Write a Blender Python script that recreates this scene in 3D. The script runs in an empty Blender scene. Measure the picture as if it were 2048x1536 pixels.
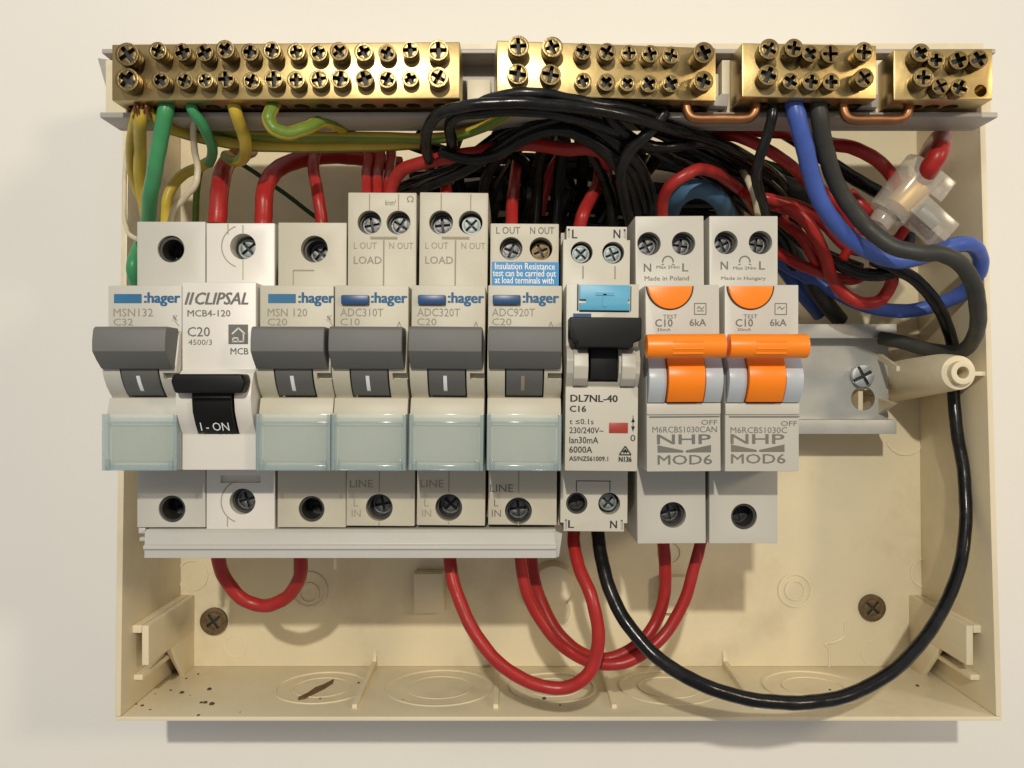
import bpy, bmesh, math, random
from mathutils import Vector, Matrix
sc = bpy.context.scene
COL = sc.collection
U = 0.001                       # everything below is in millimetres
CD, F = 304.0, 1760.0           # camera distance from the wall (mm), focal length (photo pixels)

# ---------------------------------------------------------------- camera
cam = bpy.data.cameras.new('camera'); camo = bpy.data.objects.new('camera', cam); COL.objects.link(camo)
camo.location = (0, -CD*U, 0); camo.rotation_euler = (math.radians(90), 0, 0)
cam.sensor_width = 36; cam.lens = F/2048*36; cam.clip_start = 0.005; cam.clip_end = 20
sc.camera = camo
sc.view_settings.view_transform = 'Standard'; sc.view_settings.look = 'None'
sc.view_settings.exposure = 0; sc.view_settings.gamma = 1
# ---------------------------------------------------------------- light: soft room light and two lamps above
w = bpy.data.worlds.new('World'); sc.world = w; w.use_nodes = True
nt = w.node_tree; bg = nt.nodes['Background']
tc = nt.nodes.new('ShaderNodeTexCoord'); sx = nt.nodes.new('ShaderNodeSeparateXYZ'); rp = nt.nodes.new('ShaderNodeValToRGB')
mr = nt.nodes.new('ShaderNodeMapRange'); mr.inputs['From Min'].default_value = -1
nt.links.new(tc.outputs['Generated'], sx.inputs[0]); nt.links.new(sx.outputs['Z'], mr.inputs['Value'])
nt.links.new(mr.outputs[0], rp.inputs[0]); nt.links.new(rp.outputs[0], bg.inputs['Color'])
rp.color_ramp.elements[0].color = (.61, .58, .565, 1); rp.color_ramp.elements[1].color = (1.20, 1.21, 1.28, 1)
bg.inputs['Strength'].default_value = 0.37
def lamp(name, x, z, d, r, power, color, spot=None):
    l = bpy.data.lights.new(name, 'AREA'); l.shape = 'DISK'; l.size = 2*r*U; l.energy = power; l.color = color
    o = bpy.data.objects.new(name, l); COL.objects.link(o); o.location = (x*U, -d*U, z*U)
    o.rotation_euler = (Vector((0, 0, 0))-o.location).to_track_quat('-Z', 'Y').to_euler()
lamp('ceiling_lamp', -50, 322, 830, 10, 4.35, (1, .94, .81))
lamp('side_lamp', 868, 334, 908, 80, 3.5, (1, .81, .55))

# ---------------------------------------------------------------- materials
def lin(c): return tuple(((v/255)/12.92 if v/255 <= .04045 else ((v/255+.055)/1.055)**2.4) for v in c)
def mat(name, col, rough=.5, metal=0., var=.06, nscale=60., bump=.0, bscale=900., trans=0., alpha=1., ior=1.5, coat=0., spec=.5, dirt=None, rvar=0.):
    m = bpy.data.materials.new(name); m.use_nodes = True; t = m.node_tree; p = t.nodes['Principled BSDF']
    p.inputs['Roughness'].default_value = rough; p.inputs['Metallic'].default_value = metal
    p.inputs['Transmission Weight'].default_value = trans; p.inputs['Alpha'].default_value = alpha
    p.inputs['IOR'].default_value = ior; p.inputs['Coat Weight'].default_value = coat; p.inputs['Coat Roughness'].default_value = .15
    p.inputs['Specular IOR Level'].default_value = spec
    co = t.nodes.new('ShaderNodeTexCoord')
    n = t.nodes.new('ShaderNodeTexNoise'); n.inputs['Scale'].default_value = nscale; n.inputs['Detail'].default_value = 5
    t.links.new(co.outputs['Object'], n.inputs['Vector'])
    r = t.nodes.new('ShaderNodeValToRGB'); r.color_ramp.elements[0].position = .3; r.color_ramp.elements[1].position = .7
    r.color_ramp.elements[0].color = (*[c*(1-var) for c in col], 1); r.color_ramp.elements[1].color = (*[min(1, c*(1+var)) for c in col], 1)
    t.links.new(n.outputs['Fac'], r.inputs[0]); out = r.outputs[0]
    if dirt:
        dc, ds, lo, hi, amt = dirt
        n2 = t.nodes.new('ShaderNodeTexNoise'); n2.inputs['Scale'].default_value = ds; n2.inputs['Detail'].default_value = 8; n2.inputs['Roughness'].default_value = .65
        t.links.new(co.outputs['Object'], n2.inputs['Vector'])
        mm = t.nodes.new('ShaderNodeMapRange'); mm.inputs['From Min'].default_value = lo; mm.inputs['From Max'].default_value = hi; mm.inputs['To Max'].default_value = amt
        t.links.new(n2.outputs['Fac'], mm.inputs['Value'])
        mx = t.nodes.new('ShaderNodeMixRGB'); mx.inputs[2].default_value = (*dc, 1)
        t.links.new(mm.outputs[0], mx.inputs[0]); t.links.new(out, mx.inputs[1]); out = mx.outputs[0]
    t.links.new(out, p.inputs['Base Color'])
    if rvar:
        n3 = t.nodes.new('ShaderNodeTexNoise'); n3.inputs['Scale'].default_value = nscale*3
        t.links.new(co.outputs['Object'], n3.inputs['Vector'])
        m3 = t.nodes.new('ShaderNodeMapRange'); m3.inputs['To Min'].default_value = max(.05, rough-rvar); m3.inputs['To Max'].default_value = rough+rvar
        t.links.new(n3.outputs['Fac'], m3.inputs['Value']); t.links.new(m3.outputs[0], p.inputs['Roughness'])
    if bump:
        n4 = t.nodes.new('ShaderNodeTexNoise'); n4.inputs['Scale'].default_value = bscale; n4.inputs['Detail'].default_value = 3
        t.links.new(co.outputs['Object'], n4.inputs['Vector'])
        b = t.nodes.new('ShaderNodeBump'); b.inputs['Strength'].default_value = bump; b.inputs['Distance'].default_value = .0004
        t.links.new(n4.outputs['Fac'], b.inputs['Height']); t.links.new(b.outputs[0], p.inputs['Normal'])
    return m
M = {}
M['wall'] = mat('painted_wall', (.80, .775, .72), .8, var=.02, nscale=9, bump=.12, bscale=500)
M['box'] = mat('aged_cream_plastic', (.745, .655, .46), .42, var=.05, nscale=35, bump=.10, bscale=1200, dirt=((.40, .28, .15), 26, .50, .78, .5), rvar=.08)
M['box_face'] = M['box']
M['carrier'] = mat('pale_carrier_plastic', (.38, .345, .30), .4, var=.03, bump=.06)
M['hager'] = mat('warm_grey_plastic', (.485, .455, .36), .45, var=.03, nscale=80, bump=.08, bscale=2500, dirt=((.40, .32, .2), 55, .56, .80, .45))
M['hager2'] = mat('cool_grey_plastic', (.49, .475, .42), .45, var=.03, nscale=80, bump=.08, bscale=2500, dirt=((.42, .33, .2), 55, .62, .85, .3))
M['white'] = mat('white_plastic', (.66, .63, .575), .38, var=.02, bump=.05, bscale=2500)
M['dl'] = mat('cream_plastic', (.52, .495, .42), .42, var=.03, bump=.07, bscale=2500, dirt=((.42, .33, .2), 60, .62, .85, .3))
M['nhp'] = mat('light_cream_plastic', (.50, .48, .42), .42, var=.03, bump=.07, bscale=2500)
M['nhpb'] = mat('bluish_white_plastic', (.45, .485, .52), .35, var=.02, bump=.05)
M['toggle'] = mat('grey_toggle_plastic', (.13, .13, .125), .60, var=.05, bump=.10, bscale=3000)
M['drum'] = mat('grey_drum_plastic', (.105, .105, .10), .48, var=.05, bump=.05)
M['black'] = mat('black_plastic', (.006, .006, .006), .45, var=.2, bump=.08, bscale=3000, spec=.22)
M['orange'] = mat('orange_plastic', (.95, .235, .006), .36, var=.04, bump=.06, bscale=2500)
M['bluebtn'] = mat('sky_blue_plastic', (.085, .36, .55), .4, var=.05)
M['navy'] = mat('blue_test_plastic', (.014, .06, .17), .35, var=.1)
M['pill'] = mat('printed_blue', (.012, .13, .27), .5, var=.1)
M['inkblue'] = mat('blue_ink', (.012, .10, .23), .6)
M['ink'] = mat('brown_grey_ink', (.16, .14, .11), .6)
M['inkfaint'] = mat('faded_ink', (.27, .235, .175), .6)
M['inkgrey'] = mat('grey_ink', (.13, .13, .115), .6)
M['inkblack'] = mat('black_ink', (.015, .014, .012), .6)
M['inkwhite'] = mat('white_ink', (.75, .78, .8), .6)
M['sticker'] = mat('blue_sticker_paper', (.005, .20, .48), .4, var=.05)
M['groove'] = mat('moulded_line', (.30, .26, .19), .7)
M['card'] = mat('label_card', (.33, .325, .25), .6)
M['clear'] = mat('tinted_clear_plastic', (.60, .72, .70), .10, alpha=.20, spec=.7)
M['clearrim'] = mat('clear_plastic_edge', (.34, .45, .47), .12, alpha=.42, spec=.8)
M['red_window'] = mat('dull_red_window', (.33, .035, .02), .4)
M['steel'] = mat('zinc_plated_steel', (.21, .24, .24), .5, 1, var=.15, nscale=400, bump=.15, bscale=1500)
M['darksteel'] = mat('dulled_steel', (.13, .13, .13), .45, 1, var=.3, nscale=500, bump=.2, bscale=1500)
M['bronze'] = mat('browned_screw', (.17, .12, .065), .5, .8, var=.25, nscale=400, bump=.3, bscale=2000)
M['holedark'] = mat('painted_recess_shade', (.02, .02, .02), .5)  # shade painted into screw slots and screws deep in their holes
M['well_shade'] = mat('painted_well_shade', (.035, .033, .03), .5)  # near-black colour that paints the shade inside terminal holes
M['zinc'] = mat('bright_zinc', (.55, .58, .58), .35, 1, var=.1, nscale=400)
M['edge'] = mat('painted_highlight', (.72, .72, .64), .6)  # pale colour that paints the bright refraction line in the clear covers
M['rail'] = mat('galvanised_rail', (.41, .41, .385), .45, .3, var=.08, nscale=120, bump=.1, bscale=1800)
M['brass'] = mat('brass', (.45, .33, .145), .34, 1, var=.14, nscale=90, bump=.06, bscale=500, dirt=((.30, .20, .10), 70, .55, .8, .6), rvar=.05)
M['brass2'] = mat('brass_screw', (.235, .175, .08), .33, 1, var=.25, nscale=300, bump=.15, bscale=1500, dirt=((.2, .13, .06), 200, .5, .75, .5))
M['brass3'] = mat('tarnished_brass_screw', (.16, .115, .055), .42, 1, var=.35, nscale=300, bump=.2, bscale=1500, dirt=((.1, .08, .04), 150, .45, .7, .6))
M['copper'] = mat('copper', (.36, .17, .08), .42, 1, var=.2, nscale=300)
M['conn'] = mat('milky_clear_plastic', (.66, .61, .52), .16, alpha=.38, spec=.8)
M['busbar'] = mat('white_cover_plastic', (.50, .49, .455), .4, var=.03, bump=.05)
def pvc(name, c, rough=.32, var=.10): return mat(name, c, rough, var=var, nscale=110, bump=.16, bscale=500, rvar=.10, spec=.35, dirt=(tuple(v*.7+.035 for v in c), 90, .5, .75, .55))
M['w_red'] = pvc('red_insulation', (.36, .020, .017), .34)
M['w_black'] = pvc('black_insulation', (.005, .005, .005), .24, .3)
M['w_greyblack'] = pvc('matt_black_insulation', (.040, .040, .034), .5, .15)
M['w_blue'] = pvc('blue_insulation', (.060, .115, .42), .36)
M['w_green'] = pvc('green_insulation', (.05, .27, .105), .36)
M['w_dgreen'] = pvc('dark_green_insulation', (.008, .04, .012), .4)
M['w_yellow'] = pvc('yellow_insulation', (.52, .38, .045), .36)
M['w_olive'] = pvc('green_stripe', (.14, .22, .03), .36)
M['w_white'] = pvc('cream_insulation', (.62, .54, .38), .4)
M['w_slate'] = pvc('dusky_blue_insulation', (.07, .16, .27), .4)

# ---------------------------------------------------------------- helpers
def X(px, d): return (px-1024)*(CD-d)/F
def Z(py, d): return (768-py)*(CD-d)/F
def tag(o, label=None, cat=None, group=None, kind=None):
    if label: o['label'] = label
    if cat: o['category'] = cat
    if group: o['group'] = group
    if kind: o['kind'] = kind
    return o
class Root:
    def __init__(s, x, d, z, tilt=0.): s.x, s.d, s.z, s.t = x, d, z, tilt; s.o = None
def thing(name, x, d, z, tilt=0., **k):
    r = Root(x, d, z, tilt); o = bpy.data.objects.new(name, None); COL.objects.link(o)
    o.location = (x*U, -d*U, z*U); o.rotation_euler = (0, tilt, 0); o.empty_display_size = .003
    tag(o, **k); r.o = o; return r
def finish(me, ang=34):
    for p in me.polygons: p.use_smooth = True
    me.set_sharp_from_angle(angle=math.radians(ang))
class MB:
    """collects solids in millimetres: x to the right, d out of the wall, z up"""
    def __init__(s): s.v = []; s.f = []; s.mi = []
    def add(s, vs, fs, mi=0):
        b = len(s.v); s.v += vs; s.f += [tuple(b+i for i in f) for f in fs]; s.mi += [mi]*len(fs)
    def hexa(s, p, mi=0):   # 4 corners, then the 4 opposite corners
        s.add(list(p), [(0,1,2,3),(7,6,5,4),(0,4,5,1),(1,5,6,2),(2,6,7,3),(3,7,4,0)], mi)
    def box(s, x0, x1, d0, d1, z0, z1, mi=0):
        s.hexa([(x0,d0,z0),(x1,d0,z0),(x1,d0,z1),(x0,d0,z1),(x0,d1,z0),(x1,d1,z0),(x1,d1,z1),(x0,d1,z1)], mi)
    def prism(s, prof, x0, x1, mi=0):   # profile of (z, d)
        n = len(prof); vs = [(x0, d, z) for z, d in prof]+[(x1, d, z) for z, d in prof]
        s.add(vs, [tuple(range(n)), tuple(range(2*n-1, n-1, -1))]+[(i, n+i, n+(i+1) % n, (i+1) % n) for i in range(n)], mi)
    def extr(s, prof, d0, d1, mi=0):    # outline of (x, z)
        n = len(prof); vs = [(x, d0, z) for x, z in prof]+[(x, d1, z) for x, z in prof]
        s.add(vs, [tuple(range(n)), tuple(range(2*n-1, n-1, -1))]+[(i, n+i, n+(i+1) % n, (i+1) % n) for i in range(n)], mi)
    def frus(s, a, b, ra, rb, seg=24, mi=0, caps=True):   # cone frustum between two points
        a, b = Vector(a), Vector(b); t = (b-a).normalized(); u = t.orthogonal().normalized(); w_ = t.cross(u)
        vs = []
        for c, r in ((a, ra), (b, rb)):
            for i in range(seg):
                q = c+(u*math.cos(2*math.pi*i/seg)+w_*math.sin(2*math.pi*i/seg))*r; vs.append(tuple(q))
        fs = [(i, (i+1) % seg, seg+(i+1) % seg, seg+i) for i in range(seg)]
        if caps: fs += [tuple(range(seg)), tuple(range(2*seg-1, seg-1, -1))]
        s.add(vs, fs, mi)
    def cyl(s, x, z, r, d0, d1, seg=28, mi=0, r2=None): s.frus((x, d0, z), (x, d1, z), r, r if r2 is None else r2, seg, mi)
    def ring(s, x, z, ri, ro, d0, d1, seg=32, mi=0, plane='d', a0=0, a1=None):
        full = a1 is None; a1 = a0+360 if full else a1
        n = seg if full else seg+1; vs = []
        for i in range(n):
            a = math.radians(a0+(a1-a0)*i/seg); c, q = math.cos(a), math.sin(a)
            for r, h in ((ri, d0), (ro, d0), (ro, d1), (ri, d1)):
                vs.append((x+r*c, h, z+r*q) if plane == 'd' else (x+r*c, z+r*q, h))
        fs = []
        for i in range(seg):
            j = (i+1) % n
            for k in range(4): fs.append((4*i+k, 4*i+(k+1) % 4, 4*j+(k+1) % 4, 4*j+k))
        if not full: fs += [(0, 1, 2, 3), (4*n-1, 4*n-2, 4*n-3, 4*n-4)]
        s.add(vs, fs, mi)
    def tube(s, pts, r, seg=12, mi=0, stripe=None, sub=8, closed=False, twist=0., wob=0.):
        P = [Vector(p) for p in pts]; Q = []; ph = [random.Random(int(abs(pts[0][0]*37+pts[-1][2]*91)*10)).uniform(0, 6) for _ in range(3)]
        R = r if isinstance(r, (list, tuple)) else [r]*len(P); RR = []
        E = [P[0]*2-P[1]]+P+[P[-1]*2-P[-2]]
        for i in range(len(P)-1):
            p0, p1, p2, p3 = E[i], E[i+1], E[i+2], E[i+3]
            for k in range(sub):
                t = k/sub
                Q.append(.5*((2*p1)+(p2-p0)*t+(2*p0-5*p1+4*p2-p3)*t*t+(3*p1-p0-3*p2+p3)*t**3)); RR.append(R[i]*(1-t)+R[i+1]*t)
        Q.append(P[-1]); RR.append(R[-1]); n = len(Q); b = len(s.v)
        if wob: Q = [q+Vector((math.sin(i*.23+ph[0])+.5*math.sin(i*.61+ph[1]), math.sin(i*.53+ph[2]), math.sin(i*.29+ph[1])+.5*math.sin(i*.67+ph[2])))*wob for i, q in enumerate(Q)]; RR = [q*(1+.015*math.sin(i*1.3+ph[0])) for i, q in enumerate(RR)]
        T = [(Q[min(i+1, n-1)]-Q[max(i-1, 0)]).normalized() for i in range(n)]
        u = T[0].cross(Vector((0, 1, 0)));  u = u.normalized() if u.length > .1 else T[0].orthogonal().normalized()
        for i in range(n):
            u = (u-T[i]*u.dot(T[i])).normalized(); v = T[i].cross(u)
            for k in range(seg):
                a = 2*math.pi*k/seg+twist*i
                s.v.append(tuple(Q[i]+(u*math.cos(a)+v*math.sin(a))*RR[i]))
        for i in range(n-1):
            for k in range(seg):
                s.f.append((b+i*seg+k, b+i*seg+(k+1) % seg, b+(i+1)*seg+(k+1) % seg, b+(i+1)*seg+k))
                s.mi.append(1 if stripe and k in stripe else mi)
        s.f += [tuple(b+k for k in range(seg))[::-1], tuple(b+(n-1)*seg+k for k in range(seg))]; s.mi += [mi, mi]
    def build(s, name, mats, root=None, parent=None, bevel=0., cuts=None, seg=2, ang=34, untilt=False, smooth=True):
        ox, od, oz = (root.x, root.d, root.z) if root else (0, 0, 0)
        vs = []
        ct, st = (math.cos(root.t), math.sin(root.t)) if (untilt and root) else (1, 0)
        for x, d, z in s.v:
            a, b = x-ox, z-oz; a, b = a*ct-b*st, a*st+b*ct
            vs.append((a*U, -(d-od)*U, b*U))
        me = bpy.data.meshes.new(name); me.from_pydata(vs, [], s.f)
        mats = mats if isinstance(mats, (list, tuple)) else [mats]
        for m in mats: me.materials.append(m)
        me.polygons.foreach_set('material_index', s.mi)
        bm = bmesh.new(); bm.from_mesh(me); bmesh.ops.recalc_face_normals(bm, faces=bm.faces)
        if bevel:
            es = [e for e in bm.edges if len(e.link_faces) == 2 and e.calc_face_angle(0) > math.radians(28)]
            bmesh.ops.bevel(bm, geom=es, offset=bevel*U, segments=seg, profile=.6, affect='EDGES', clamp_overlap=True)
        bm.to_mesh(me); bm.free()
        o = bpy.data.objects.new(name, me); COL.objects.link(o)
        if cuts and cuts.v:
            c = cuts.build('cutter', mats[0], root)
            md = o.modifiers.new('cut', 'BOOLEAN'); md.operation = 'DIFFERENCE'; md.solver = 'EXACT'; md.object = c
            c.parent = None
            dg = bpy.context.evaluated_depsgraph_get(); dg.update()
            # cutter and body share the local frame here: both still unparented at the origin
            nm = bpy.data.meshes.new_from_object(o.evaluated_get(dg)); nm.name = name
            o.modifiers.clear(); o.data = nm; bpy.data.objects.remove(c); me = nm
        if smooth: finish(me, ang)
        if parent is not None: o.parent = parent
        elif root and root.o: o.parent = root.o
        elif root: o.location = (ox*U, -od*U, oz*U)
        return o
def text_into(mb, s, x0, x1, z0, z1, d, bold=0., shear=0., th=.05, mi=0, rot=0):
    """lettering fitted to the rectangle x0..x1, z0..z1 on the face at depth d"""
    c = bpy.data.curves.new('t', 'FONT'); c.body = s; c.resolution_u = 2; c.shear = shear
    o = bpy.data.objects.new('t', c); me = bpy.data.meshes.new_from_object(o)
    vs = [v.co.copy() for v in me.vertices]
    if not vs: return
    ax, bx = min(v.x for v in vs), max(v.x for v in vs); ay, by = min(v.y for v in vs), max(v.y for v in vs)
    kx, ky = (x1-x0)/max(bx-ax, 1e-6), (z1-z0)/max(by-ay, 1e-6)
    e = min(bold*9, .42)*.5   # heavier strokes: the letters laid down again, shifted a hair
    kx = (x1-x0-2*e)/max(bx-ax, 1e-6)
    for q, (dx, dz) in enumerate([(0, 0)] if not e else [(-e, -e*.4), (0, 0), (e, e*.4), (-e, e*.4), (e, -e*.4)]):
        mb.add([(x0+e+dx+(v.x-ax)*kx, d+th+.004*q, z0+dz+(v.y-ay)*ky) for v in vs], [tuple(p.vertices) for p in me.polygons], mi)
    bpy.data.objects.remove(o); bpy.data.curves.remove(c); bpy.data.meshes.remove(me)
def ptext(mb, s, x0, x1, y0, y1, d, **k):   # the same, from photo pixels
    text_into(mb, s, X(x0, d), X(x1, d), Z(y1, d), Z(y0, d), d, **k)
def line(mb, x0, y0, x1, y1, wpx, d, h=.05, mi=0):   # a printed or moulded stroke, from photo pixels
    a = Vector((X(x0, d), Z(y0, d))); b = Vector((X(x1, d), Z(y1, d))); t = (b-a).normalized(); n = Vector((-t.y, t.x))*wpx/2*(CD-d)/F
    mb.extr([(a.x-n.x, a.y-n.y), (b.x-n.x, b.y-n.y), (b.x+n.x, b.y+n.y), (a.x+n.x, a.y+n.y)], d+.02, d+h, mi)
def prect(px0, px1, py0, py1, d): return X(px0, d), X(px1, d), Z(py1, d), Z(py0, d)

# ---------------------------------------------------------------- the wall
b = MB(); b.box(-900, 900, -10, 0, -800, 800)
o = b.build('wall', M['wall']); tag(o, kind='structure')

# ---------------------------------------------------------------- enclosure
BX = thing('distribution_box', 12, 0, 0, label='cream plastic switchboard enclosure with its cover off, on the white wall', cat='enclosure')
b = MB(); b.box(-113.35, 140.2, 0.1, 3, -96.55, 99.2)
cut = MB()
b.build('back_panel', M['box'], BX, bevel=.1)
def side(name, pts): q = MB(); q.hexa(pts); return q.build(name, M['box'], BX, bevel=.25)
# walls: bottom, left, right, top, butted at the corners
side('bottom_wall', [(-115,.2,-97.65),(142,.2,-97.65),(142,49,-97.65),(-115,49,-97.65),(-115,.2,-96.6),(142,.2,-96.6),(142,49,-96.4),(-115,49,-96.4)])
side('side_wall', [(-115.2,3.05,-96.5),(-113.4,3.05,-96.5),(-113.4,49,-96.3),(-115.2,49,-96.3),(-115.2,3.05,99.2),(-113.4,3.05,99.2),(-113.4,43,99.2),(-115.2,43,99.2)])
side('side_wall', [(140.3,3.05,-96.5),(142,3.05,-96.5),(142,49,-96.3),(140.3,49,-96.3),(138.2,3.05,99.2),(139.8,3.05,99.2),(139.8,43,99.2),(138.2,43,99.2)])
b = MB(); b.box(-115.2, 139.8, 3.05, 43, 99.3, 101)
b.build('top_wall', M['box'], BX)
for s_, xw, xp in ((1, -113.4, -109.6), (-1, 140.2, 136.8)):   # the corner catches
    b = MB(); x0, x1 = min(xp-s_*1.0, xp+s_*1.0), max(xp-s_*1.0, xp+s_*1.0)
    b.box(x0, x1, 3, 41, -84, -72.2); b.box(min(xw, xp-s_*1.1), max(xw, xp-s_*1.1), 3, 41, -74.4, -72.1)
    b.prism([(-84, 3), (-84.05, 24), (-96.6, 12), (-96.6, 3)], x0+.1, x1-.1)
    b.build('cover_catch', M['box'], BX, bevel=.15)
    b = MB(); xr = xw+s_*2.6; b.box(min(xw, xr), max(xw, xr), 3, 40, -88.8, -87.2); b.build('catch_rib', M['box'], BX, bevel=.1)
for xr in (-46.8, -4.8, 30.4, 72.6):
    b = MB(); b.prism([(-96.7, 3), (-96.5, 42.5), (-95.2, 42.5), (-94.2, 3.0)], xr-.75, xr+.75)
    b.prism([(-96.7, 3), (-96.7, 6), (-94.2, 5), (-91.0, 3)], xr-.7, xr+.7)
    b.build('rib', M['box'], BX, bevel=.15)
for xk, r in ((-60.5, 14), (-23, 16), (13, 13), (50, 15), (96, 15)):
    b = MB(); b.ring(xk, 24, r, r+.9, -96.6, -96.1, 40, plane='z'); b.ring(xk, 24, r*.62, r*.62+.6, -96.6, -96.25, 36, plane='z')
    b.build('knockout_ring', M['box'], BX)
def bring(px, py, ro, w_=.6, h=.45, a0=0, a1=None, d=3.0):
    q = MB(); q.ring(X(px, d), Z(py, d), ro-w_, ro, d-.05, d+h, 32, a0=a0, a1=a1); q.build('moulded_ring', M['box'], BX)
bring(1590, 1180, 5.9, .8); bring(1590, 1180, 3.6, .7); bring(1850, 1145, 5.2, .6, a0=60, a1=290); bring(471, 1292, 4.0, .5, .3)
bring(385, 1150, 5.4, .6, .4); bring(618, 1180, 6.4, .9); bring(618, 1186, 3.6, .7); bring(1110, 1222, 6.2, .9); bring(1745, 1305, 4.1, .5, .35, 90, 270)
bring(1340, 1105, 4.0, .6); bring(1810, 870, 7, .8, a0=200, a1=330)
b = MB()   # blocks that carry the rail clips
b.box(X(830,4), X(890,4), 3, 7, Z(1222,4), Z(1140,4)); b.box(X(830,4), X(888,4), 3, 8.2, Z(1198,4), Z(1142,4))
b.build('rail_clip_block', M['box'], BX, bevel=.3)
b = MB(); b.box(X(1318,4), X(1372,4), 3, 7, Z(1222,4), Z(1150,4)); b.build('rail_clip_block', M['box'], BX, bevel=.3)
b = MB(); b.cyl(X(1106,4), Z(1165,4), 7.5, 3, 9, 30, r2=6.6); b.build('boss', M['box'], BX, bevel=.3)
b = MB()   # winding seam left on the back panel
b.tube([(X(1690,3), 3.1, Z(1245,3)), (X(1688,3), 3.1, Z(1272,3)), (X(1668,3), 3.1, Z(1284,3)), (X(1650,3), 3.1, Z(1288,3)), (X(1658,3), 3.1, Z(1300,3)), (X(1658,3), 3.1, Z(1342,3))], .45, 8)
b.build('flow_seam', M['box'], BX)
# rail posts
for xp in (-96, 0, 60, 112.5):
    b = MB(); b.box(xp-6, xp+6, 3, 16.4, -2, 10); b.box(xp+.6, xp+2.2, 3, 16.6, -9, -2); b.build('rail_post', M['box'], BX, bevel=.3)
# cover standoff
ps = MB(); px_, pz_ = 130.4, 3.3
ps.frus((px_, 3, pz_), (px_, 47, pz_), 9.5, 5.0, 36); ps.ring(px_, pz_, 1.75, 3.3, 46, 49.5, 32); 
cut = MB(); cut.cyl(px_, pz_, 1.7, 30, 60, 24)
q = MB(); q.frus((px_, 3, pz_), (px_, 47, pz_), 9.5, 5.0, 36); post = q.build('cover_post', M['box'], BX, bevel=.3, cuts=cut)
q = MB(); q.ring(px_, pz_, 1.75, 3.4, 46.8, 49.6, 32); q.build('post_collar', M['box'], BX, bevel=.15)
q = MB(); q.box(px_+4.5, px_+9.6, 3, 45, pz_-.9, pz_+.4); q.build('post_web', M['box'], BX, bevel=.2)
q = MB(); q.prism([(15, 3), (12, 3), (4, 32), (5.5, 32)], 118.8, 119.9); q.prism([(-3, 3), (-14, 3), (-14, 3.2), (-6, 30)], 119, 120.2); q.build('post_gusset', M['box'], BX)
def cross_screw(name, x, z, r, d0, d1, m, root, parent=None, rot=0., slot=.24, depth=.9, pan=None):
    """a screw head standing from d0 to d1: shank, rim, and four raised quarters with a cross cut between them"""
    b = MB(); pan = pan or .0
    if d1-depth-.9 > d0: b.cyl(x, z, r*.88, d0, d1-depth-.9, 20)
    b.cyl(x, z, r, max(d0, d1-depth-1.0), d1-depth-.06, 24); b.cyl(x, z, r*.97, d1-depth-.07, d1-depth, 24, mi=1)  # thin dark disc paints the shade at the bottom of the cross
    R_ = r*(pan if pan else 1.0)
    if pan:   # the cross sits inside a plain rim
        b.ring(x, z, R_, r, d1-depth-.05, d1, 28)
    for k in range(4):
        w_ = r*slot; a0 = math.asin(min(.9, w_*.5/R_)); n = 6; ri = w_*.5
        pl = [(ri, ri)]+[(R_*math.cos(a), R_*math.sin(a)) for a in [a0+(math.pi/2-2*a0)*i/n for i in range(n+1)]]
        th = rot+k*math.pi/2; c, s_ = math.cos(th), math.sin(th)
        b.extr([(x+u*c-v*s_, z+u*s_+v*c) for u, v in pl], d1-depth-.05, d1-(.02 if pan else 0))
    return b.build(name, [m, M['holedark']], root, parent, bevel=.16 if r > 1.5 else 0, seg=2)
cross_screw('mounting_screw', X(427, 4.2), Z(1243, 4.2), 4.6, 3.0, 4.5, M['bronze'], BX, rot=.65, slot=.2, depth=.7, pan=.62)
cross_screw('mounting_screw', X(1745, 4.2), Z(1216, 4.2), 4.5, 3.0, 4.5, M['bronze'], BX, rot=.85, slot=.2, depth=.7, pan=.62)

# ---------------------------------------------------------------- DIN rail
RL = thing('din_rail', 10, 17, 1.6, label='galvanised steel mounting rail running behind the breakers, bare at its right end', cat='mounting rail')
prof = [(19.1, 23.1), (19.1, 24), (14.6, 24), (14.6, 17.9), (-11.4, 17.9), (-11.4, 24), (-15.9, 24), (-15.9, 23.1), (-12.3, 23.1), (-12.3, 17), (15.5, 17), (15.5, 23.1)]
b = MB(); b.prism(prof, -104, 122.4); cut = MB(); xs_ = X(1726, 17.9)
cut.cyl(xs_, Z(797, 17.9), 3.9, 10, 30, 28)
rail = b.build('rail_profile', M['rail'], RL, bevel=.12, cuts=cut)
cross_screw('rail_screw', X(1726, 20), Z(752, 20), 3.5, 17.9, 20.4, M['zinc'], RL, rot=.5, slot=.3, depth=1.0)

# ---------------------------------------------------------------- carrier for the brass links
CR = thing('link_carrier', 10, 66, 76, label='pale plastic carrier along the top edge holding the four brass bars', cat='carrier')
b = MB(); b.box(-104, 122.6, 72, 82, 67.2, 68.6); b.box(-104, 122.6, 70, 72, 67.2, 84); b.box(-104, 122.6, 60, 62, 72, 92); b.box(-104, 122.6, 62, 81, 83.8, 85)
b.build('channel', M['carrier'], CR, bevel=.3)
for x0, x1, z1 in ((-103.5, -97.8, 82.5), (-11.4, -5.4, 77.6), (49.7, 52.6, 79), (53.4, 56.2, 82.5), (90.0, 92.2, 79), (92.6, 94.6, 82.5), (119.5, 122, 80)):
    b = MB(); b.box(x0, x1, 72, 80, 68.6, z1); b.build('support_post', M['box'], CR, bevel=.3)
b = MB(); b.extr([(-107.5, 84.6), (-104, 84.0), (-102, 78), (-103, 73), (-105, 76)], 70, 76); b.build('end_hook', M['carrier'], CR, bevel=.3)
b = MB(); b.box(122.3, 124.2, 70, 76, 78.6, 79.6); b.build('end_pin', M['carrier'], CR, bevel=.1)
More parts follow.
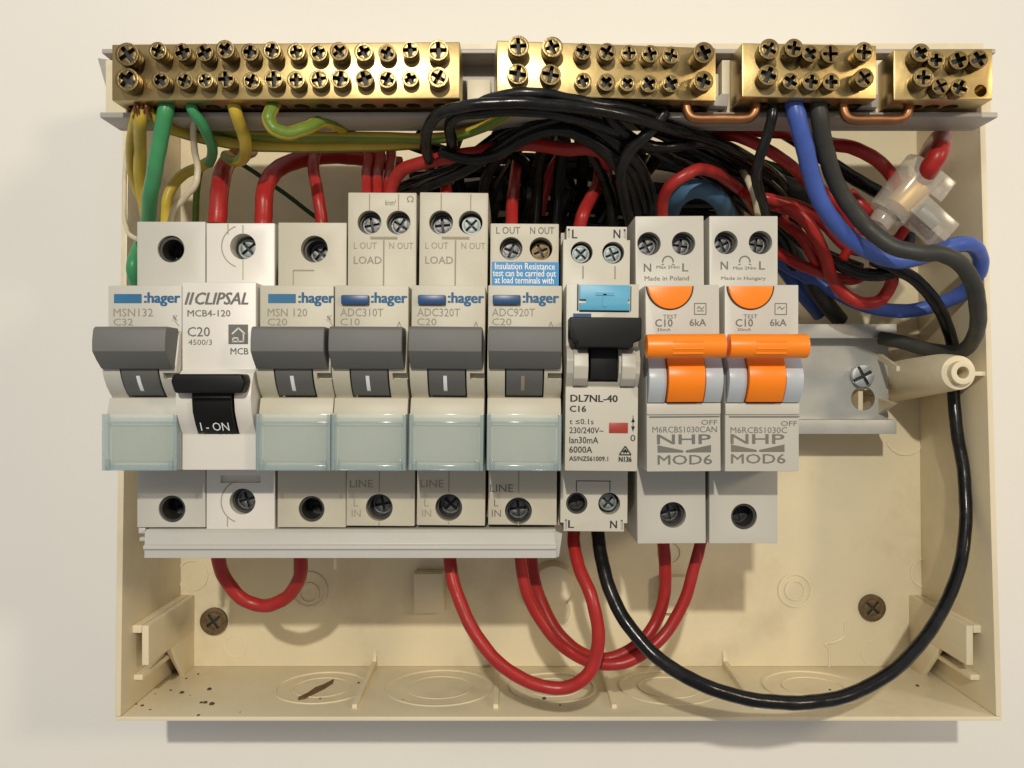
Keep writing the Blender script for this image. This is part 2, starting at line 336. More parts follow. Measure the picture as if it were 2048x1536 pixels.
b = MB(); b.box(X(940,80), X(980,80), 62, 74, Z(128,80), Z(104,80)); b.build('channel_shadow_block', M['box'], CR, bevel=.3) if False else None
b = MB(); b.extr([(X(1438,82), Z(192,82)), (X(1455,82), Z(192,82)), (X(1452,82), Z(218,82)), (X(1415,82), Z(216,82))], 76, 84); b.build('snap_tongue', M['carrier'], CR, bevel=.3)
b = MB(); b.extr([(X(1738,82), Z(196,82)), (X(1752,82), Z(192,82)), (X(1750,82), Z(220,82)), (X(1715,82), Z(218,82))], 76, 84); b.build('snap_tongue', M['carrier'], CR, bevel=.3)

# ---------------------------------------------------------------- brass links
rnd = random.Random(4)
def brass_bar(label, x0, x1, y0, y1, screws, empties=(), yaw=0.):
    xa, xb, za, zb = prect(x0, x1, y0, y1, 90)
    R = thing('brass_link_bar', (xa+xb)/2, 80, (za+zb)/2, label=label, cat='terminal bar', group='brass link bars along the top')
    b = MB(); b.box(xa, xb, 80, 90, za, zb); cut = MB()
    for px, py, r, h in screws:      # wire holes in the underside
        if py > 140: cut.frus((X(px, 90), 84.5, za-3), (X(px, 90), 84.5, za+6), 1.9, 1.9, 16)
    for px, py in empties: cut.cyl(X(px, 90), Z(py, 90), 1.5, 84, 95, 20)
    b.build('bar', M['brass'], R, bevel=.35, cuts=cut)
    for px, py, r, h in screws:
        hd = 90+h*.75; rr = r*(CD-hd)/F*.98
        cross_screw('terminal_screw', X(px, hd), Z(py, hd), rr, 89.5, hd+rnd.uniform(-.5, .3), M['brass3'] if rnd.random() < .35 else M['brass2'], R, rot=rnd.uniform(0, 1.57), slot=rnd.uniform(.34, .52), depth=rnd.uniform(1.4, 2.2), pan=rnd.uniform(.70, .86))
    R.o.rotation_euler = (0, 0, yaw); return R
S1 = [(252, 105, 24, 6), (316, 100, 18, 6), (364, 101, 18, 5.5), (410, 104, 18, 5), (452, 98, 19, 6.5), (501, 103, 18, 5.5), (546, 101, 18, 6), (594, 103, 18, 4.5), (638, 104, 18, 4.5), (681, 104, 19, 4.5), (729, 104, 19, 4.5), (776, 106, 18, 4), (822, 100, 17, 5), (879, 103, 21, 4.5)]
S1b = [(252, 156, 24, 5), (320, 158, 18, 5), (367, 158, 18, 5), (411, 160, 17, 4.5), (452, 157, 18, 5.5), (503, 160, 18, 4), (548, 157, 19, 5), (594, 160, 18, 4.5), (639, 158, 19, 4.5), (683, 159, 19, 4), (731, 158, 18, 4), (776, 159, 18, 4), (823, 159, 17, 3), (879, 157, 21, 4.5)]
brass_bar('longest brass bar, at the left end over the green and yellow wires, carrying twenty-eight screws', 222, 922, 86, 199, S1+S1b, yaw=-.02)
S2 = [(1026, 99, 21, 5), (1094, 98, 21, 5), (1155, 105, 17, 4.5), (1204, 104, 18, 4.5), (1250, 104, 17, 4.5), (1292, 105, 18, 4.5), (1336, 104, 18, 5), (1401, 99, 22, 7)]
S2b = [(1026, 152, 21, 3.5), (1091, 153, 21, 3.5), (1157, 163, 17, 3.5), (1204, 164, 18, 3.5), (1247, 164, 17, 3.5), (1291, 164, 18, 3.5), (1335, 163, 18, 4), (1402, 155, 21, 6)]
brass_bar('second longest brass bar, right of the wide gap, above the black cable bundle', 986, 1430, 88, 196, S2+S2b, yaw=.09)
S3 = [(1531, 100, 21, 6), (1581, 97, 19, 6), (1615, 107, 17, 5), (1657, 106, 19, 5), (1724, 102, 20, 5.5)]
S3b = [(1530, 151, 21, 5), (1575, 163, 17, 4.5), (1618, 162, 19, 4.5), (1659, 162, 18, 4.5), (1725, 154, 20, 5)]
brass_bar('short brass bar above the blue wire, with ten screws', 1478, 1752, 88, 196, S3+S3b, yaw=.05)
S4 = [(1845, 105, 19, 6), (1877, 118, 17, 5), (1922, 119, 19, 5), (1961, 117, 19, 5)]
S4b = [(1850, 154, 20, 6), (1885, 171, 17, 4.5), (1923, 174, 18, 4.5)]
brass_bar('shortest brass bar at the right end, with one empty screw hole', 1790, 1986, 98, 200, S4+S4b, [(1962, 182)], yaw=-.02)
for x0, x1, y, lab in ((1372, 1512, 237, 'bare copper bridge hooked under the gap between the second and third brass bars'), (1686, 1818, 239, 'bare copper bridge hooked under the gap between the two rightmost brass bars')):
    d = 85; z0 = Z(y, d); b = MB()
    b.tube([(X(x0, d), d, 72), (X(x0, d), d, z0+3.2), (X(x0+6, d), d, z0+1.0), (X(x0+22, d), d, z0), (X((x0+x1)/2, d), d, z0), (X(x1-22, d), d, z0), (X(x1-6, d), d, z0+1.0), (X(x1, d), d, z0+3.2), (X(x1, d), d, 72)], 1.25, 12)
    tag(b.build('copper_bridge', M['copper'], Root((X(x0, d)+X(x1, d))/2, d, z0)), lab, 'copper link')

# ---------------------------------------------------------------- breakers
def hole(cut, x, z, r, depth=9, d=80, r2=None): cut.frus((x, d-depth, z), (x, d+4, z), r, r if r2 is None else r2, 36)
def term(R, px, py, rpx, cut, m='darksteel', deep=4.5, sunk=10, rot=.4, k=.80, off=(0, 0)):
    off = (off[0]*.35, off[1]*.35)
    d = 80; x, z = X(px, d), Z(py, d); r = rpx*(CD-d)/F
    hole(cut, x, z, r, sunk); R.screws.append((x+off[0], z+off[1], r*k, d-deep, m, rot))
def end_screws(R):
    for x, z, r, d, m, rot in R.screws:
        if m in ('holedark', 'darksteel'):
            b = MB(); b.ring(x, z, r*1.01, r*1.22, 71.2, 79.3 if m == 'holedark' else 77.6, 30); b.build('well_shade_sleeve', M['well_shade'], R)  # dark sleeve added so the inner wall of the hole looks shaded
        cross_screw('terminal_screw', x, z, r, d-6, d, M[m], R, rot=rot, slot=.26, depth=.9, pan=.80)
def breaker(name, px, tilt, label, cat, group=None):
    R = thing(name, (px-1024)/7.857, 24, 1.6, tilt, label=label, cat=cat, group=group); R.screws = []; return R
HAG = 'grey two-tone breakers with clear label covers'
def hager(px, y0, y1, tilt, label, tops, bot, model, amp, adc, body='hager', text_x=None):
    R = breaker('circuit_breaker', px, tilt, label, 'circuit breaker', HAG); xc = R.x
    zt, zb = Z(y0, 80), Z(y1, 80)
    prof = [(zb, 24.2), (zt, 24.2), (zt, 80), (23.3, 80), (23.3, 96), (12.5, 96), (11.5, 97.2), (4.6, 99.2), (3.2, 99.2), (1.4, 98.4), (-.6, 97.0), (-2.2, 95.3), (-3.2, 94), (-3.3, 95.4), (-6.6, 96.6), (-20.2, 96.6), (-20.2, 80), (zb, 80)]
    b = MB(); b.prism(prof, xc-8.72, xc+8.72); cut = MB()
    for t in tops: term(R, *t[:3], cut, **t[3])
    for t in bot: term(R, *t[:3], cut, **t[3])
    cut.box(xc-4.6, xc+4.6, 90, 110, -3.15, 12)          # slot for the drum
    cut.box(xc+5.4, xc+9, 96.2, 110, 1.2, 2.6)           # little notch in the right cheek
    b.build('body', M[body], R, bevel=.28, cuts=cut)
    end_screws(R)
    b = MB(); b.prism([(10, 91), (10, 98), (4, 99.4), (2.2, 99.1), (.4, 98.1), (-1.4, 96.6), (-2.75, 95), (-2.75, 91)], xc-4.25, xc+4.25); dr = b.build('rocker_drum', M['drum'], R, bevel=.15)
    b = MB(); dx = -.4
    b.prism([(1.9, 98.5), (1.9, 99.15), (.4, 98.25), (-1.4, 96.75), (-1.7, 96.3), (-1.7, 95.8)], xc+dx-.42, xc+dx+.42)
    b.build('on_mark', M['inkwhite'] if model != 'ADC920T' else M['inkfaint'], R, dr)
    b = MB(); b.prism([(13.1, 97.0), (13.1, 103.6), (12.4, 104.5), (9.8, 105.0), (7.4, 105.0), (5.4, 102.9), (3.5, 100.4), (3.5, 97.0)], xc-8.35, xc+8.3); b.build('toggle', M['toggle'], R, bevel=.35)
    # label card and clear cover
    b = MB(); b.box(xc-7.4, xc+7.4, 96.65, 96.95, -18.3, -8.8); b.build('label_card', M['card'], R)
    b = MB(); b.box(xc-7.4, xc+7.4, 96.95, 97.25, -9.75, -9.35); b.build('painted_highlight_line', M['edge'], R)  # pale strip standing in for the bright line refracted by the cover
    b = MB(); b.box(xc-8.5, xc+8.6, 98.6, 99.2, -20.0, -7.0); cv = b.build('label_cover', M['clear'], R, bevel=.15)
    b = MB(); b.box(xc-8.7, xc-7.9, 96.7, 99.4, -20.2, -7.0); b.box(xc+7.9, xc+8.7, 96.7, 99.4, -20.2, -7.0); b.box(xc-7.9, xc+7.9, 97.6, 99.45, -20.2, -18.9)
    b.box(xc-7.9, xc+7.9, 96.7, 98.6, -9.3, -8.8); b.box(xc-7.7, xc-6.9, 98.4, 99.6, -20.15, -17.6); b.box(xc+6.9, xc+7.7, 98.4, 99.6, -20.15, -17.6)
    b.build('cover_rim', M['clearrim'], R, cv, bevel=.2)
    # print
    nx = 1024+xc*8.462; D = 96.02
    L = nx-64 if text_x is None else text_x
    y = 597
    T = lambda s_, a, c_, e, g, **k: ptext(b, s_, a, c_, e, g, 96.0+.0, **k)
    if adc:
        b = MB(); xa, xb_, za, zb_ = prect(L, L+56, 590, 609, 97); b.box(xa, xb_, 95, 97.3, za, zb_); b.build('test_button', M['navy'], R, bevel=.4)
    else:
        b = MB(); xa, xb_, za, zb_ = prect(L, L+55, 588, 606, 96.1); b.box(xa, xb_, 96.0, 96.12, za, zb_); b.build('blue_flash', M['pill'], R)
    b = MB(); T(':hager', L+60, L+133, 585, 612, bold=.03); b.build('brand_lettering', M['inkblue'], R, untilt=False)
    b = MB(); T(model, L-1, L+85 if adc else L+78, 617, 633); T(amp, L-1, L+38, 637, 651)
    if not adc: line(b, L+118, 632, L+124, 640, 1.5, 96); line(b, L+122, 642, L+130, 652, 1.5, 96); T('/K', L+117, L+128, 630, 643)
    else: line(b, L+113, 654, L+117, 643, 1.3, 96.1); line(b, L+117, 643, L+121, 654, 1.3, 96.1)
    b.build('rating_lettering', M['inkfaint'], R)
    return R
sm = dict
R1 = hager(342.5, 443, 1055, 0, 'grey breaker at the far left end of the row, marked C32', [(342, 498, 27, sm(deep=8.5, m='holedark', rot=.3, off=(.8, -.6)))], [(344, 1018, 27, sm(deep=9, m='holedark'))], 'MSN132', 'C32', False, 'hager2', text_x=228)
R3 = hager(624, 445, 1055, .003, 'grey single-hole breaker directly right of the white one', [(628, 498, 27, sm(deep=6.5, rot=.9, off=(.7, -.7)))], [(624, 1018, 26, sm(deep=9, m='holedark'))], 'MSN 120', 'C20', False, text_x=536)
b = MB(); line(b, 586, 541, 628, 541, 3, 80); line(b, 586, 541, 586, 570, 2, 80); b.build('moulded_line', M['groove'], R3)
def loadmarks(R, a, bt, c, top):
    b = MB()
    for x in (a, bt): line(b, x, top+3, x, 420, 2, 80, .06)
    line(b, a+2, 476, bt-2, 476, 5, 80, .12); mid = (a+bt)/2; line(b, mid, 480, mid, 571, 3, 80, .06)
    b.build('moulded_line', M['groove'], R)
    b = MB(); ptext(b, 'L OUT', a-31, a+15, 485, 498, 80); ptext(b, 'N OUT', bt-18, bt+30, 485, 498, 80); ptext(b, 'LOAD', a-31, a+25, 513, 528, 80, bold=.005); b.build('terminal_lettering', M['inkfaint'], R)
def linemarks(R, a, hx, y=960, col='inkfaint', ty=996):
    b = MB(); ptext(b, 'LINE', a, a+46, y, y+15, 80); ptext(b, 'L', a+8, a+17, ty+3, ty+17, 80); ptext(b, 'IN', a+4, a+22, ty+24, ty+38, 80); b.build('line_lettering', M[col], R)
    b = MB(); line(b, hx, 942, hx, 985, 2, 80); line(b, hx, 1043, hx, 1051, 2, 80); b.build('moulded_line', M['groove'], R)
R4 = hager(762.5, 385, 1052, .006, 'tall grey breaker with two top screws, left one of the tall pair', [(737, 445, 24, sm(deep=3.5, off=(.3, -.5), rot=.2)), (795, 445, 24, sm(deep=3.5, off=(.3, -.5), rot=1.0))], [(760, 1015, 27, sm(deep=7, rot=.2))], 'ADC310T', 'C10', True, text_x=681)
loadmarks(R4, 737, 795, 0, 385); linemarks(R4, 701, 760)
b = MB(); ptext(b, '6mm²', 768, 790, 399, 411, 80); ptext(b, 'Ω', 812, 825, 392, 404, 80); b.build('wire_size_lettering', M['ink'], R4)
R5 = hager(904.5, 385, 1051, .010, 'tall grey breaker with two top screws, right one of the tall pair', [(879, 445, 24, sm(deep=4, m='darksteel', off=(.2, -.5), rot=.1)), (938, 445, 24, sm(deep=3, m='steel', off=(.2, -.6), rot=.8))], [(900, 1015, 27, sm(deep=7.5, rot=.8))], 'ADC320T', 'C20', True, text_x=834)
loadmarks(R5, 879, 938, 0, 385); linemarks(R5, 843, 900)
R6 = hager(1047, 447, 1050, .008, 'grey breaker with a blue printed sticker below its two top screws', [(1020, 497, 23, sm(deep=3.5, off=(.1, -.6), rot=1.2)), (1080, 497, 23, sm(deep=3.5, m='bronze', off=(.1, -.6), rot=.4))], [(1039, 1022, 27, sm(deep=7, rot=.1, off=(0, -.8)))], 'ADC920T', 'C20', True, text_x=984)
linemarks(R6, 982, 1039, 969, 'inkgrey', 996)
b = MB(); ptext(b, 'L OUT', 990, 1038, 454, 468, 80, bold=.004); ptext(b, 'N OUT', 1058, 1106, 454, 468, 80, bold=.004); b.build('terminal_lettering', M['inkgrey'], R6)
b = MB(); xa, xb, za, zb = prect(982, 1116, 524, 571, 80.1); b.box(xa, xb, 80.02, 80.12, za, zb); st = b.build('sticker', M['sticker'], R6)
b = MB(); ptext(b, 'Insulation Resistance', 988, 1108, 526, 539, 80.13, bold=.006); ptext(b, 'test can be carried out', 984, 1110, 540, 553, 80.13, bold=.006); ptext(b, 'at load terminals with', 988, 1106, 554, 567, 80.13, bold=.006); b.build('sticker_lettering', M['inkwhite'], R6, st)

# white breaker with the lowered toggle
R = breaker('circuit_breaker', 481, 0, 'white breaker with its small black toggle lowered further than all others', 'circuit breaker'); xc = R.x; R2 = R
zt, zb = Z(446, 80), Z(1060, 80)
prof = [(zb, 24.2), (zt, 24.2), (zt, 80), (24, 80), (24, 96.4), (3.4, 96.4), (2.4, 98.2), (0, 99.8), (-3.2, 100.6), (-6.5, 100), (-9.5, 98.2), (-11.8, 96.4), (-20.3, 96.4), (-20.3, 80), (zb, 80)]
b = MB(); b.prism(prof, xc-8.75, xc+8.75); cut = MB()
term(R, 486, 493, 26, cut, m='steel', deep=4, rot=.7, off=(.5, -.2)); term(R, 485, 1003, 26, cut, m='darksteel', deep=4, rot=.3)
cut.box(xc-4.9, xc+4.9, 93, 110, -11.8, 1.8); cut.box(X(441, 80), X(521, 80), 78.8, 83, Z(966, 80), Z(951, 80))
b.build('body', M['white'], R, bevel=.35, cuts=cut); end_screws(R)
b = MB(); b.prism([(1.6, 93.5), (1.6, 99.5), (0, 101.2), (-3.2, 101.8), (-3.6, 101.2), (-4.0, 101.7), (-6.5, 101.2), (-9.5, 99.4), (-11.5, 97.2), (-11.5, 93.5)], xc-4.5, xc+4.5); dr = b.build('rocker_drum', M['black'], R, bevel=.1)
b = MB(); text_into(b, 'I - ON', X(400, 99.6), X(457, 99.6), Z(862, 99.6), Z(845, 99.6), 99.6)
b.v = [(x, 99.4+(z+9.5)*.6+.12, z) for x, d, z in b.v]; b.build('on_lettering', M['inkwhite'], R, dr)
b = MB(); b.extr([(xc-8.6, .6), (xc-8.0, 2.3), (xc+7.6, 2.3), (xc+8.5, .4), (xc+7.7, -2.1), (xc-7.7, -2.1)], 97.5, 104); b.build('toggle', M['black'], R, bevel=.8, seg=3)
b = MB(); ptext(b, 'II', 369, 389, 585, 609, 96.4, bold=.02, shear=.3); ptext(b, 'CLIPSAL', 390, 497, 585, 609, 96.4, bold=.022, shear=.28); b.build('brand_lettering', M['inkgrey'], R)
b = MB(); ptext(b, 'MCB4-120', 375, 461, 620, 633, 96.4, bold=.004); ptext(b, 'C20', 375, 420, 654, 673, 96.4, bold=.004); ptext(b, '4500/3', 377, 424, 679, 690, 96.4); ptext(b, 'MCB', 461, 497, 696, 709, 96.4, bold=.006)
b.build('rating_lettering', M['inkgrey'], R)
b = MB(); xa, xb, za, zb = prect(457, 496, 649, 688, 96.45); b.box(xa, xb, 96.42, 96.5, za, zb); sy = b.build('symbol_plate', M['inkgrey'], R, bevel=0)
b = MB(); D = 96.5
for l in ((464, 668, 477, 656), (477, 656, 490, 668), (487, 666, 487, 683), (464, 683, 488, 683), (466, 676, 466, 683), (466, 676, 476, 676), (476, 676, 476, 683)): line(b, *l, 3, D)
b.build('house_symbol', M['white'], R, sy)
b = MB()
for px, py in ((486, 493), (485, 1003)):
    b.ring(X(px, 80), Z(py, 80), 5.3, 5.55, 80.02, 80.08, 20, a0=110, a1=250)
    line(b, px-30, py-45 if py < 700 else py+30, px-30, py-24 if py < 700 else py+50, 2, 80)
line(b, 486, 450, 486, 466, 2, 80); line(b, 486, 520, 486, 560, 1.5, 80)
b.build('moulded_line', M['groove'], R)

# breaker with the blue test button and black toggle
R = breaker('residual_current_breaker', 1190.5, .010, 'cream breaker with a sky-blue test button and a raised black toggle', 'circuit breaker'); xc = R.x; R7 = R
zt, zb = Z(453, 80), Z(1063, 80)
prof = [(zb, 24.2), (zt, 24.2), (zt, 80), (23.6, 80), (23.6, 96.4), (9, 96.4), (8.2, 98.6), (5.5, 100.2), (2.5, 99.6), (0, 97.4), (-.6, 96.4), (-.8, 96.9), (-20.5, 96.6), (-20.5, 80), (zb, 80)]
b = MB(); b.prism(prof, xc-8.55, xc+8.55); cut = MB()
term(R, 1161, 505, 22, cut, m='steel', deep=2, sunk=8, rot=.8, off=(-.3, -.5)); term(R, 1224, 505, 22, cut, m='steel', deep=2, sunk=8, rot=.4, off=(0, -.5))
term(R, 1156, 1007, 21.5, cut, m='holedark', deep=5, rot=.3); term(R, 1221, 1007, 22, cut, m='steel', deep=3, rot=.9)
for sx_ in (-1, 1):
    cut.box(xc+sx_*8.55-.9, xc+sx_*8.55+.9, 70, 84, zt-3.4, zt+2); cut.box(xc+sx_*8.55-.9, xc+sx_*8.55+.9, 70, 84, zb-2, zb+2.2)
    cut.box(xc+sx_*7.1-.25, xc+sx_*7.1+.25, 79, 84, zt-3, zt-.6); cut.box(xc+sx_*7.1-.25, xc+sx_*7.1+.25, 79, 84, zb+.6, zb+3)
cut.box(xc-3.6, xc+3.6, 92, 110, .5, 12)
b.build('body', M['dl'], R, bevel=.25, cuts=cut); end_screws(R)
b = MB(); b.box(xc-2.9, xc+3.5, 92.5, 98.2, 1.0, 9.5); b.build('toggle_stem', M['black'], R, bevel=.4)
b = MB(); b.extr([(xc-8.2, 15.2), (xc+8.2, 15.2), (xc+8.2, 10.4), (xc+7.6, 9.8), (xc+6.4, 9.5), (xc+6.3, 8.3), (xc-6.3, 8.3), (xc-6.4, 9.5), (xc-7.7, 9.9), (xc-8.2, 10.5)], 97, 104); b.build('toggle', M['black'], R, bevel=.6, seg=3)
for a, c_ in ((xc-7.0, xc-3.6), (xc+4.1, xc+7.4)):
    b = MB(); b.prism([(8.2, 96), (8.3, 99), (6.8, 101.2), (4, 101.8), (1.2, 100.6), (-.4, 98.2), (-.5, 96)], a, c_); b.build('toggle_cheek', M['dl'], R, bevel=.3)
b = MB(); xa, xb, za, zb_ = prect(1157, 1258, 570, 621, 97); b.box(xa, xb, 95, 97.3, za, zb_); 
cut = MB(); cut.box(xa-1, xa+1.6, 94, 99, 19.0, 19.9); cut.box(xb-.5, xb+1, 94, 99, 19.0, 19.9)
bt = b.build('test_button', M['bluebtn'], R, bevel=.25, cuts=cut)
b = MB(); line(b, 1190, 588, 1227, 588, 6, 97.3, .2); line(b, 1208, 588, 1208, 613, 7, 97.3, .2); b.build('letter_t', M['bluebtn'], R, bt)
b = MB(); line(b, 1145, 631, 1181, 631, 7, 96.4, .25); b.build('blue_strip', M['navy'], R)
b = MB(); line(b, 1154, 569, 1154, 622, 3, 96.4); line(b, 1157, 623, 1258, 623, 2.5, 96.4); line(b, 1260, 572, 1260, 622, 2, 96.4); b.build('button_gap', M['inkblack'], R)
b = MB(); ptext(b, 'L', 1141, 1152, 460, 477, 80, bold=.012); ptext(b, 'N', 1224, 1238, 459, 476, 80, bold=.012)
ptext(b, 'L', 1139, 1151, 1041, 1056, 80, bold=.012); ptext(b, 'N', 1223, 1237, 1041, 1056, 80, bold=.012)
line(b, 1155, 962, 1224, 962, 1.6, 80); line(b, 1155, 962, 1155, 984, 1.6, 80); line(b, 1222, 962, 1222, 984, 1.6, 80)
b.build('terminal_lettering', M['inkblack'], R)
D = 96.75
b = MB(); ptext(b, 'DL7NL-40', 1141, 1236, 790, 804, D+.1, bold=.016); ptext(b, 'C16', 1140, 1173, 812, 824, D+.1, bold=.012)
ptext(b, 't ≤0.1s', 1140, 1188, 838, 849, D, bold=.003); ptext(b, '230/240V~', 1140, 1208, 855, 867, D, bold=.003); ptext(b, 'Ian30mA', 1140, 1198, 874, 887, D, bold=.003); ptext(b, '6000A', 1140, 1186, 893, 906, D, bold=.003); ptext(b, 'AS/NZS61009.1', 1140, 1218, 913, 922, D, bold=.004)
ptext(b, 'N136', 1239, 1265, 913, 923, D, bold=.012); ptext(b, '0', 1262, 1272, 869, 882, D)
line(b, 1267, 818, 1267, 862, 1.5, D); b.extr([(X(1263, D), Z(844, D)), (X(1271, D), Z(844, D)), (X(1267, D), Z(834, D))], D, D+.05); b.extr([(X(1263, D), Z(852, D)), (X(1271, D), Z(852, D)), (X(1267, D), Z(862, D))], D, D+.05)
for l in ((1181, 812, 1203, 812), (1181, 824, 1203, 824), (1181, 812, 1181, 824), (1203, 812, 1203, 824), (1186, 815, 1192, 821), (1194, 821, 1200, 815)): line(b, *l, 1.8, D)
for l in ((1252, 892, 1241, 908), (1252, 892, 1263, 908), (1240, 909, 1264, 909), (1246, 902, 1258, 902), (1249, 906, 1252, 898), (1255, 906, 1252, 898)): line(b, *l, 2.5, D)
b.build('rating_lettering', M['inkblack'], R)
b = MB(); xa, xb, za, zb_ = prect(1219, 1257, 845, 866, D); b.box(xa, xb, 96.6, 96.9, za, zb_); b.build('red_window', M['red_window'], R, bevel=.1)
for lx in (1164, 1228):
    b = MB(); line(b, lx, 532, lx, 558, 3, 80); b.build('moulded_line', M['groove'], R)

# the two with orange toggles
NG = 'cream breakers with orange toggles'
def nhp(px, tilt, label, hx, hb, made, model, dx, ty=0, y0=432, y1=1087, badge='inkgrey'):
    R = breaker('residual_current_breaker', px, tilt, label, 'circuit breaker', NG); xc = R.x
    zt, zb = Z(y0, 80), Z(y1, 80)
    prof = [(zb, 24.2), (zt, 24.2), (zt, 80), (23.4, 80), (23.4, 96.2), (-4.4, 96.2), (-4.5, 97.0), (-7.1, 97.0), (-7.3, 96.6), (-20.6, 96.6), (-20.6, 80), (zb, 80)]
    b = MB(); b.prism(prof, xc-8.72, xc+8.72); cut = MB()
    for i, h in enumerate(hx): term(R, h, 487-ty, 23.5, cut, m='darksteel', deep=4, rot=.4+i, off=(-.3, -.3), sunk=9)
    term(R, *hb, 26, cut, m='darksteel' if tilt < 0 else 'holedark', deep=6, rot=.2, off=(-.3, .1))
    cx = X(dx+1341-1292-7, 96.2)
    cut.box(xc-4.9, xc+4.9, 93, 105, -4.4, 7)
    b.build('body', M['nhp'], R, bevel=.3, cuts=cut); end_screws(R)
    bulge = lambda a, top, bot, n=7: [(top+(bot-top)*i/n, a+4.3*math.sin(math.pi*(.12+.80*i/n))) for i in range(n+1)]
    for a, c_ in ((xc-8.6, xc-4.55), (xc+4.55, xc+8.6)):
        b = MB(); b.prism([(6.2, 96)]+bulge(96.4, 6.2, -4.35)+[(-4.35, 96)], a, c_); b.build('toggle_cheek', M['nhpb'], R, bevel=.2)
    b = MB(); b.prism([(7, 93.5)]+bulge(97.4, 7, -4.2)+[(-4.2, 93.5)], xc-4.2, xc+4.2); b.build('toggle_stem', M['orange'], R, bevel=.25)
    xo = xc-1.0; b = MB(); zc = 8.6; b.frus((xo-8.9, 104.5, zc), (xo+8.9, 104.5, zc), 2.75, 2.75, 32)
    tg = b.build('toggle', M['orange'], R, bevel=.3)
    b = MB(); 
    for dz in (.9, -.7, -1.7): b.frus((xo-3.2, 104.5+math.sqrt(2.75**2-dz*dz)-.12, zc+dz), (xo+3.6, 104.5+math.sqrt(2.75**2-dz*dz)-.12, zc+dz), .3, .3, 8)
    b.build('grip_rib', M['orange'], R, tg)
    # half-round test button
    tcx = X(dx+49, 96.4); zz = 23.1; r = 5.25
    b = MB(); b.extr([(tcx+r*math.cos(a), zz+5.4*math.sin(a)) for a in [math.pi+math.pi*i/20 for i in range(21)]], 95, 96.9); b.build('test_button', M['orange'], R, bevel=.3)
    b = MB(); b.ring(tcx, zz, r+.05, r+.4, 96.2, 96.3, 24, a0=180, a1=360); b.build('button_gap', M['inkblack'], R)
    D = 96.22; q = dx
    b = MB(); ptext(b, 'TEST', q+35, q+63, 629-ty/9, 637-ty/9, D); ptext(b, 'C10', q+19, q+54, 638, 653, D, bold=.006); ptext(b, '6kA', q+88, q+121, 638, 652, D, bold=.004); ptext(b, '30mA', q+23, q+50, 656, 662, D)
    for l in ((q+98, 607, q+121, 607), (q+98, 629, q+121, 629), (q+98, 607, q+98, 629), (q+121, 607, q+121, 629), (q+103, 618, q+107, 613), (q+107, 613, q+112, 619), (q+112, 619, q+117, 614)): line(b, *l, 1.6, D)
    if ty == 0: line(b, q+103, 622, q+117, 622, 1.6, D)
    b.build('rating_lettering', M['inkgrey'], R)
    b = MB(); ptext(b, 'N', hx[0]-11, hx[0]+4, 527-ty*2, 543-ty*2, 80, bold=.01); ptext(b, 'L', hx[1]-3, hx[1]+9, 527-ty*2, 543-ty*2, 80, bold=.01)
    mx_ = (hx[0]+hx[1])/2+3; yy = 0 if ty == 0 else -1
    b.ring(X(mx_, 80), Z(523, 80), 1.15, 1.5, 80.03, 80.08, 16, a0=-10, a1=190); line(b, mx_-13, 530, mx_-8, 528, 2, 80); line(b, mx_+8, 528, mx_+13, 530, 2, 80)
    ptext(b, 'Max 2Nm', mx_-23, mx_+23, 531+ty, 537+ty, 80, bold=.003); ptext(b, made, mx_-47, mx_+42, 552+ty*.5, 561+ty*.5, 80, bold=.003)
    b.build('terminal_lettering', M['ink'], R)
    D = 96.62
    b = MB(); ptext(b, 'OFF', q+110, q+142, 840+ty, 850+ty, D); ptext(b, model, q+12 if ty == 0 else q+9, q+141 if ty == 0 else q+122, 853+ty*.6, 865+ty*.6, D)
    o_ = 0 if ty == 0 else -3
    ptext(b, 'NHP', q+21+o_*4, q+129+o_*4, 869-ty*.3, 888-ty*.3, D, bold=.014); ptext(b, 'MOD6', q+22+o_*4, q+131+o_*4, 910-ty, 929-ty, D, bold=.006)
    xl, xr_, xm = X(q+22+o_*4, D), X(q+129+o_*4, D), X(q+76+o_*4, D)
    z1, z2, z3 = Z(890-ty*.6, D), Z(905-ty*.6, D), Z(901-ty*.6, D)
    b.extr([(xl, z1), (xm-.3, z3), (xm-.3, z2), (xl, z2)], D, D+.05); b.extr([(xr_, z1), (xm+.3, z3), (xm+.3, z2), (xr_, z2)], D, D+.05)
    b.build('brand_lettering', M[badge], R)
    b = MB(); line(b, q+6, 833, q+147, 833, 1.6, 97.0); b.build('plate_gap', M['inkgrey'], R)
    return R
R8 = nhp(1341, -.007, 'left of the two breakers with orange toggles, marked MOD6', (1300, 1369), (1344, 1030), 'Made in Poland', 'M6RCBS1030CAN', 1292)
R9 = nhp(1487, 0, 'right one of the two orange-toggled breakers, the last in the row', (1452, 1521), (1488, 1033), 'Made in Hungary', 'M6RCBS1030C', 1452, ty=2, badge='ink')

